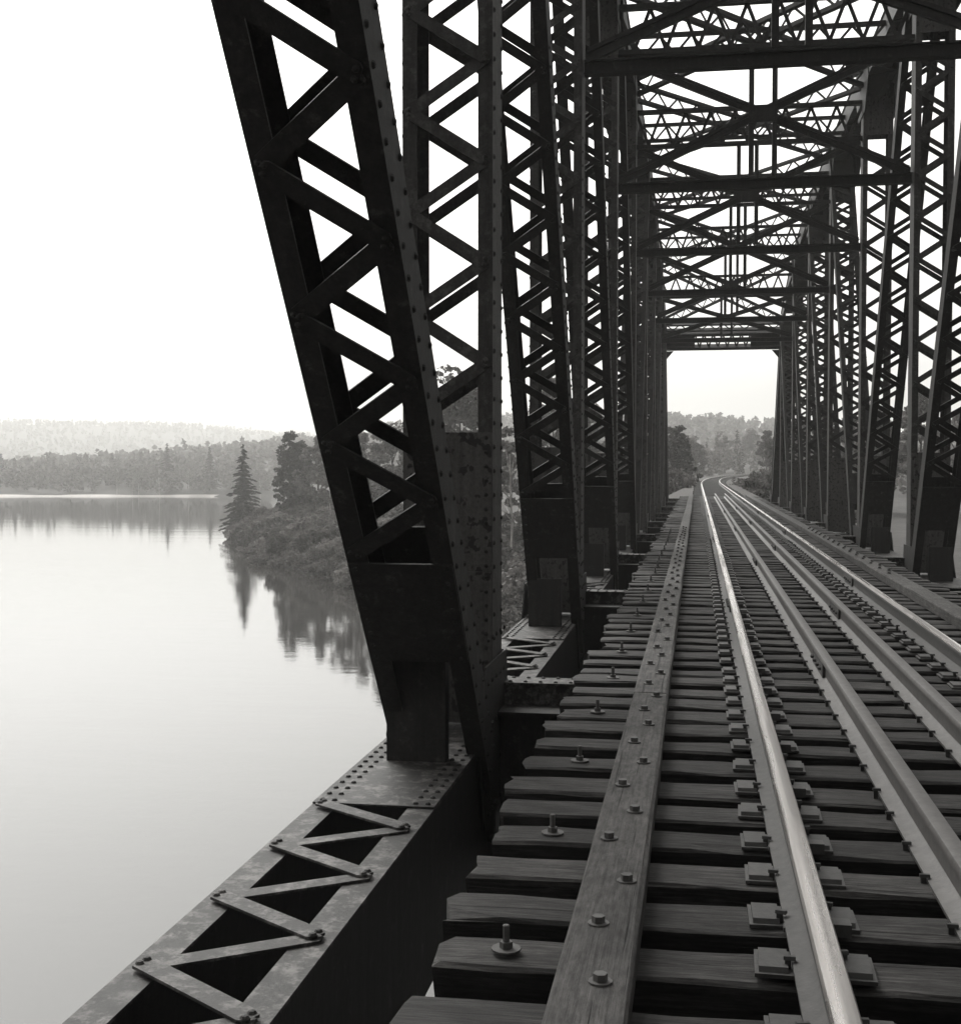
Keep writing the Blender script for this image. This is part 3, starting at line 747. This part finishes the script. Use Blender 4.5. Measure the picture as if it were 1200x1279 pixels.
for i in range(len(jn)-1):
    sh = random.uniform(-.008, .008)
    timber(-.372+sh, -.160+sh, jn[i]+.004, jn[i+1]-.004, i)
    timber(2*TRX+.160+sh, 2*TRX+.372+sh, jn[i]+.004+2.5 if i else jn[i], min(jn[i+1]-.004+2.5, PY(8)-.8), 50+i)
def bolt_mesh(wr, stud):
    mb = MB(); mb.tube([(0,0,0),(0,0,.006)], [wr, wr], 12); mb.tube([(0,0,.0065),(0,0,.026)], [.02, .02], 6)
    if stud: mb.tube([(0,0,.027),(0,0,.075),(0,0,.078)], [.011, .011, .008], 8)
    return mb.mesh('stud_bolt' if stud else 'bolt', M['iron'])
bo, stb = bolt_mesh(.033, False), bolt_mesh(.046, True)
for (k, y) in tie_y:
    jy, jx = jit[k]
    if 2.2 < y < 30:
        tobj('bolt', bo, ((-.30 if k % 2 else -.235)+random.uniform(-.015,.015), y+jy+random.uniform(-.03,.03), .105), random.uniform(0,3))
        if y > 17: tobj('bolt', bo, (2*TRX+(.30 if k % 2 else .235), y+jy, .105))
    if k % 3 == 0 and 2.2 < y < 30: tobj('stud_bolt', stb, (-.575+random.uniform(-.012,.012), y+jy, .002), random.uniform(0,3))

# ================================================================== VEGETATION
def quads(C, S, aspect=1.6, flat=0.0, seed=0):
    r = np.random.default_rng(seed); N = len(C)
    d = r.normal(size=(N,3)); d[:,2] *= (1-flat); d /= np.linalg.norm(d, axis=1)[:,None]
    t = np.cross(d, r.normal(size=(N,3))); t /= np.linalg.norm(t, axis=1)[:,None]
    S = np.broadcast_to(np.asarray(S, float), (N,))[:,None]
    a, b = d*S*.5*aspect, t*S*.5
    V = np.stack([C-a, C+b, C+a, C-b], 1).reshape(-1,3)
    return V, np.arange(4*N).reshape(N,4)
def broad_crown(seed, rx, rz, nclump, nleaf, leaf, shape=1.0, z0=0.0):
    """returns leaf verts/faces and clump centres; crown spans z0..z0+2*rz"""
    r = np.random.default_rng(seed); cl = []
    while len(cl) < nclump:
        p = r.uniform(-1, 1, 3); q = np.linalg.norm(p)
        if q > 1 or q < .35: continue
        taper = 1 - .45*max(0, p[2])*shape
        cl.append((p[0]*rx*taper, p[1]*rx*taper, z0 + rz + p[2]*rz))
    cl = np.array(cl); C = []; 
    for c in cl:
        rad = r.uniform(.16, .32)*rx; k = int(nleaf*r.uniform(.6, 1.4))
        g = r.normal(size=(k,3)); g /= np.linalg.norm(g, axis=1)[:,None]; g *= rad*r.uniform(.3, 1, (k,1))**.5; g[:,2] *= .65
        C.append(c + g)
    C = np.concatenate(C); V, Fc = quads(C, leaf*r.uniform(.6, 1.4, len(C)), 1.5, .2, seed); return V, Fc, cl
def spruce_np(seed, H, rad, layers, leaf, dens, ragged=.25, droop=.25, z0=.06):
    r = np.random.default_rng(seed); C = []; D = []; S = []
    for i in range(layers):
        t = i/(layers-1); z = H*(z0 + (1-z0)*t); rr = rad*(1-t)**.85*(1+.0) + .12
        nbr = max(4, int(10*(1-t)+4)); ph = r.uniform(0, 6.28); gap = H*(1-z0)/layers
        for b in range(nbr):
            a = ph + 6.283*b/nbr + r.uniform(-.25,.25); L = rr*(1+.16*math.sin(a*2+seed+3*t))*(r.uniform(1-ragged*2.0, 1+ragged*.5) if r.uniform() < .85 else 1+ragged); zj = r.uniform(-.75, .75)*gap; k = max(3, int(dens*L))
            for q in range(k):
                u = (q+r.uniform(0,1))/k; x = L*u
                side = r.uniform(-1,1)*.22*L*(1-.6*u)
                C.append((math.cos(a)*x - math.sin(a)*side, math.sin(a)*x + math.cos(a)*side, z + zj - droop*L*u*u + .10*L*u + r.uniform(-.09,.09)))
                D.append((math.cos(a)*.9 - math.sin(a)*side/(L+.1), math.sin(a)*.9 + math.cos(a)*side/(L+.1), -.25)); S.append(leaf*r.uniform(.6,1.3))
    C = np.array(C); D = np.array(D); D /= np.linalg.norm(D, axis=1)[:,None]; S = np.array(S)[:,None]
    t = np.cross(D, r.normal(size=C.shape)); t /= np.linalg.norm(t, axis=1)[:,None]
    V = np.stack([C-D*S*.9, C+t*S*.34, C+D*S*.9, C-t*S*.34], 1).reshape(-1,3); return V, np.arange(4*len(C)).reshape(-1,4)
class Plant:
    """mesh set that several things share"""
    def __init__(s, parts): s.parts = parts
    def place(s, name, loc, label, cat, group=None, sc=(1,1,1), rz=None):
        e = empty(name, loc, label, cat, group); e.rotation_euler = (0, 0, random.uniform(0, 6.28) if rz is None else rz); e.scale = sc
        for nm, me in s.parts: link(bpy.data.objects.new(nm, me), e)
        return e
def make_broad(seed, H, rx, trunk_h, nclump, nleaf, leaf, lm, bark='bark', tr=.16, lean=.0):
    r = random.Random(seed); rz = (H-trunk_h)/2; V, Fc, cl = broad_crown(seed, rx, rz, nclump, nleaf, leaf, 1.0, trunk_h)
    mb = MB(); pts = [Vector((lean*H*(i/6)**1.4 + r.uniform(-.08,.08)*(i > 0), r.uniform(-.08,.08)*(i > 0), H*.86*i/6 - (.4 if i == 0 else 0))) for i in range(7)]
    mb.tube(pts, [tr*(1-.8*i/6) for i in range(7)], 8)
    for q in range(min(12, len(cl))):
        c = Vector(cl[q*len(cl)//12 % len(cl)]); b = pts[min(5, max(1, int(6*(c.z-.8)/H)))]; m_ = b.lerp(c, .5) + Vector((0,0,-.15))
        mb.tube([b, m_, c], [tr*.4, tr*.25, tr*.1], 5)
    V = V + np.array([lean*H*.6, 0, 0]); return Plant([('trunk', mb.mesh('trunk', M[bark], True)), ('crown', mesh_np('crown', V, Fc, M[lm]))])
def make_spruce(seed, H, rad, layers, leaf, dens, ragged, lm='needle', **kw):
    V, Fc = spruce_np(seed, H, rad, layers, leaf, dens, ragged, **kw); mb = MB(); mb.tube([(0,0,-.4),(0,0,H*.5),(0,0,H*.99)], [.014*H, .008*H, .01], 7)
    return Plant([('trunk', mb.mesh('trunk', M['bark'], True)), ('crown', mesh_np('crown', V, Fc, M[lm]))])
def make_bush(seed, rx, h, nclump, nleaf, leaf, lm):
    V, Fc, cl = broad_crown(seed, rx, h*.52, nclump, nleaf, leaf, .6, -.12*h); mb = MB(); r = random.Random(seed)
    for q in range(7):
        c = Vector(cl[q*len(cl)//7]); mb.tube([(r.uniform(-.15,.15), r.uniform(-.15,.15), -.3), c*.5 + Vector((0,0,.2)), c], [.05, .035, .012], 5)
    return Plant([('stem', mb.mesh('stem', M['bark'], True)), ('foliage', mesh_np('foliage', V, Fc, M[lm]))])
def spot(px, dist):
    """ground point that stands at picture column px, dist metres ahead (a measurement of where the tree is)"""
    u = (px-600)/F_PX; return dist*(u*CY - SY), dist*(CY + u*SY)
def plant(pl, name, px, dist, label, cat='tree', group=None, s=1.0, sink=0.0, rz=None, sxy=None, top=None):
    x, y = spot(px, dist)
    if top is not None:
        s = (CAM_H + (583-top)*dist/F_PX - gz(x, y))/HT[id(pl)]; sxy = s*(sxy or 1)
    return pl.place(name, (x, y, gz(x, y)-sink), label, cat, group, ((sxy or s), (sxy or s), s), rz)
B1 = make_broad(11, 11, 3.0, 2.2, 60, 110, .26, 'leaf'); B2 = make_broad(12, 9, 2.6, 1.5, 52, 110, .25, 'leafpale'); B3 = make_broad(13, 12.5, 2.5, 3.0, 56, 110, .26, 'leaf')
BI = make_broad(14, 11, 1.9, 3.0, 34, 80, .22, 'leafpale', 'birch', .09, .03)
S1 = make_spruce(21, 12.3, 2.5, 36, .33, 15, .3); S2 = make_spruce(22, 11, 1.9, 30, .34, 14, .3)
P1 = make_broad(23, 11, 1.9, .5, 190, 46, .22, 'pineneedle', 'bark', .15)
BU = [make_bush(31, 1.7, 2.2, 26, 85, .19, 'leaf'), make_bush(32, 2.1, 2.0, 30, 85, .19, 'leafpale'), make_bush(33, 1.4, 2.8, 24, 85, .19, 'leaf')]

HT = {id(B1): 10.6, id(B2): 8.8, id(B3): 12, id(BI): 10.6, id(S1): 12.3, id(S2): 11, id(P1): 11}
plant(S1, 'spruce_tree', 304, 163.5, 'dark pointed spruce standing alone at the tip of the lake bank', top=557, sxy=.95)
plant(P1, 'pine_tree', 362, 150, 'tall ragged pine just right of the pointed spruce on the bank', top=538, sxy=1.0)
plant(P1, 'pine_tree', 376, 152, 'shorter pine crowding against the tall ragged pine on the bank', top=550, rz=2.1)
plant(B2, 'broadleaf_tree', 398, 146, 'pale leafy tree beside the leaning bridge diagonal on the bank', top=545, rz=1.0)
plant(BI, 'birch_tree', 412, 128, 'slim birch half hidden by the leaning bridge diagonal', top=545)
plant(B1, 'broadleaf_tree', 575, 92, 'big leafy tree whose crown shows between the first and second posts', top=460, rz=.4)
plant(B3, 'broadleaf_tree', 545, 108, 'tall leafy tree seen through the lacing of the first diagonal', top=500, rz=2.0)
plant(B1, 'broadleaf_tree', 490, 120, 'leafy tree framed by the lowest lacing gap of the first diagonal', top=528, rz=4.0)
plant(B2, 'broadleaf_tree', 452, 126, 'pale leafy tree behind the foot of the first diagonal', top=540, rz=3.0)
plant(BI, 'birch_tree', 640, 80, 'pale thin birch trunk in the gap right of the first vertical post', s=.9, rz=2.6)
plant(BI, 'birch_tree', 655, 84, 'second slim birch in the gap before the second diagonal', s=.85, rz=.5)
plant(B3, 'broadleaf_tree', 690, 96, 'leafy tree behind the lacing of the second diagonal', s=.9, rz=1.2)
plant(B1, 'broadleaf_tree', 735, 104, 'leafy tree behind the second vertical post', s=.9, rz=5.2)
plant(B2, 'broadleaf_tree', 795, 110, 'pale leafy tree behind the crowded far posts of the left truss', s=.95, rz=.2)
plant(P1, 'pine_tree', 848, 118, 'bushy pine at the left edge of the far portal opening', top=531, sxy=1.15, rz=.3)
plant(P1, 'pine_tree', 838, 124, 'pine tucked behind the left post of the far portal', top=533, sxy=1.15, rz=4.1)
plant(S2, 'spruce_tree', 882, 262, 'small pointed spruce left of the curving rails beyond the portal', top=552, rz=1)
plant(S2, 'spruce_tree', 920, 300, 'pale distant spruce above the bend in the rails', top=538, rz=2)
plant(B2, 'broadleaf_tree', 905, 278, 'pale round tree behind the bend in the rails', top=545, rz=3)
plant(B1, 'broadleaf_tree', 937, 330, 'tall pale tree above the bush right of the far rails', top=536, rz=5)
plant(B3, 'broadleaf_tree', 957, 168, 'leafy tree touching the right post of the far portal', top=542, rz=.9)
plant(B1, 'broadleaf_tree', 865, 200, 'distant leafy tree behind the bushy pine beyond the portal', top=545, rz=2.2)
for i, (px, ds, pl, s, lab) in enumerate([(990, 120, B1, .8, 'leafy tree behind the far posts of the right truss'), (1025, 112, B3, .75, 'leafy tree behind the middle posts of the right truss'),
        (1060, 104, B2, .9, 'pale leafy tree behind the nearer posts of the right truss'), (1100, 100, B1, .8, 'leafy tree right of the nearer posts of the right truss'),
        (1150, 95, B3, .75, 'leafy tree close to the right edge beyond the right truss'), (1195, 104, B2, .95, 'pale leafy tree at the right edge of the view')]):
    plant(pl, 'broadleaf_tree', px, ds, lab, s=s, rz=i*1.3)
# bushes: bank thicket and beside the line
plant(BU[1], 'bush', 947, 112, 'large curly pale bush beside the rails inside the portal opening', 'bush', s=1.25)
plant(BU[0], 'bush', 958, 86, 'dark bush against the right post of the far portal', 'bush', s=1.05)
plant(BU[1], 'bush', 842, 96, 'pale low bush left of the far end of the bridge', 'bush', s=.9)
plant(BU[2], 'bush', 858, 108, 'bush at the foot of the bushy pine beyond the portal', 'bush', s=.85)
bank = []
SH = LAND[4:14]
for i in range(len(SH)-1):
    a, b = SH[i], SH[i+1]; nn = np.array([b[1]-a[1], -(b[0]-a[0])]); nn /= np.linalg.norm(nn); L = np.linalg.norm(b-a)
    for q in range(int(L/2.0)):
        for row, dd in enumerate((0.5, 2.9, 6.0, 9.5)):
            if random.random() < (.0 if row < 2 else .15): continue
            t = (q+random.random())/int(L/2.0); c = a + (b-a)*t + nn*(dd+random.uniform(-.9,.9))
            if abs(c[0]-TRX) < 6.0 and c[1] > 60: continue
            bank.append((c[0], c[1], row))
for i, (x, y, row) in enumerate(bank):
    near_ab = y < 80
    s = random.uniform(.75, 1.25)*(1 if row else .85)*(.85 if near_ab else 1)
    lab, grp = ('leafy bush in the thicket along the lake bank', 'bushes of the bank thicket') if not near_ab else ('bush on the slope beside the far abutment', 'bushes by the far abutment')
    BU[i % 3].place('bush', (x, y, gz(x, y)-.25), lab, 'bush', grp, (s, s, s*random.uniform(.8, 1.15)))
for i in range(40):     # along the far track
    y = random.uniform(76, 175); sd_ = random.choice((-1, 1)); x = curve_x(y) + sd_*random.uniform(6.2, 11)
    BU[i % 3].place('bush', (x, y, gz(x, y)-.2), 'low bush lining the track beyond the bridge', 'bush', 'bushes along the far track', (random.uniform(.6,1.05),)*3)
# far shore: trees one can pick out
for px, s in ((209, .98), (262, .9)): plant(S2, 'spruce_tree', px, 400, 'dark spruce spire standing above the far shore wood' + (', left one' if px < 230 else ', right one nearest the bank'), s=s*1.35, rz=px)
for i, (px, lab) in enumerate([(165, 'leftmost of the white trunked birches on the far shore'), (173, 'white birch just right of the leftmost birch on the far shore'), (199, 'white birch left of the left far-shore spruce spire'),
        (236, 'white birch between the two far-shore spruce spires'), (325, 'white birch on the far shore just right of the pointed spruce'), (146, 'white birch near the left side on the far shore')]):
    plant(BI, 'birch_tree', px, 393 if px != 325 else 384, lab, s=.95, rz=i*1.1)
# woods that read as one mass
def wood(name, spots, faces, leaf, H, seed, conifer=.3):
    r = np.random.default_rng(seed); Vs = []; T = MB()
    zz = ground_z(spots[:,0], spots[:,1])
    for (x, y), z in zip(spots, zz):
        h = H*r.uniform(.65, 1.25); k = int(faces*r.uniform(.8, 1.2))
        if r.uniform() < conifer:
            t = r.uniform(0, 1, k)**1.5; rr = h*.17*(1-t)+.1; a = r.uniform(0, 6.28, k); q = rr*r.uniform(.3, 1, k)**.5
            C = np.stack([np.cos(a)*q, np.sin(a)*q, h*(.08+.95*t)], 1); h_ = 1.0
        else:
            ncl = 7; cc = r.normal(size=(ncl,3))*np.array([.15,.15,.2])*h + np.array([0,0,h*.55]); ix = r.integers(0, ncl, k)
            g = r.normal(size=(k,3)); g /= np.linalg.norm(g, axis=1)[:,None]; C = cc[ix] + g*h*.17*r.uniform(.4,1,(k,1)); C[:,2] = np.clip(C[:,2], .2, None)
        Vs.append(C + np.array([x, y, z]))
    C = np.concatenate(Vs); V, Fc = quads(C, leaf*r.uniform(.6, 1.4, len(C)), 1.3, .2, seed)
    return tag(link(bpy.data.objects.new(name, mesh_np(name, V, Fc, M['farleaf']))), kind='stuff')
sp = []
while len(sp) < 420:
    x, y = rng.uniform(-430, -30), rng.uniform(330, 470); d = sdist(np.array([[x, y]]), LAND)[0]
    if 3 < d < 60 and rng.uniform() < (1 if d < 22 else .45): sp.append((x, y))
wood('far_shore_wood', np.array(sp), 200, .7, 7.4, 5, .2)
sp = []
while len(sp) < 330:
    y = rng.uniform(140, 460); x = curve_x(y) + rng.uniform(-70, 95)
    if abs(x-curve_x(y)) < 9 and y < 235: continue
    if abs(x-curve_x(y)) < 4.5 and y < 258: continue
    if sdist(np.array([[x, y]]), LAND)[0] < 4: continue
    if x < -16 and y < 300: continue
    # keep the line of sight down the track open
    if y < 230 and abs(x-curve_x(y)) < 12: continue
    sp.append((x, y))
wood('trackside_wood', np.array(sp), 230, .55, 7.0, 6, .3)
sp = []
while len(sp) < 15000:
    a = rng.uniform(-.62, .5); dd = 430 + 1500*rng.uniform(0, 1)**1.1; x, y = dd*math.sin(a), dd*math.cos(a)
    sp.append((x, y))
sp = np.array(sp); sp = sp[sdist(sp, LAND) > 8]
wood('hill_forest', sp, 26, 1.7, 6.0, 8, .25)

# ================================================================== HAZE
mb = MB(); mb.box(-2305, 2305, -505, 2505, WZ-4.0, 95)
hz = mb.build('haze', M['water']); hz.data.materials.clear()
hm = bpy.data.materials.new('haze_air'); hm.use_nodes = True; n = hm.node_tree.nodes; n.clear()
pv = n.new('ShaderNodeVolumePrincipled'); pv.inputs['Color'].default_value = (1, .99, .965, 1); pv.inputs['Density'].default_value = 0.0007; pv.inputs['Anisotropy'].default_value = 0.3
on = n.new('ShaderNodeOutputMaterial'); hm.node_tree.links.new(pv.outputs[0], on.inputs['Volume']); hz.data.materials.append(hm)
tag(hz, kind='stuff'); hz.display_type = 'WIRE'
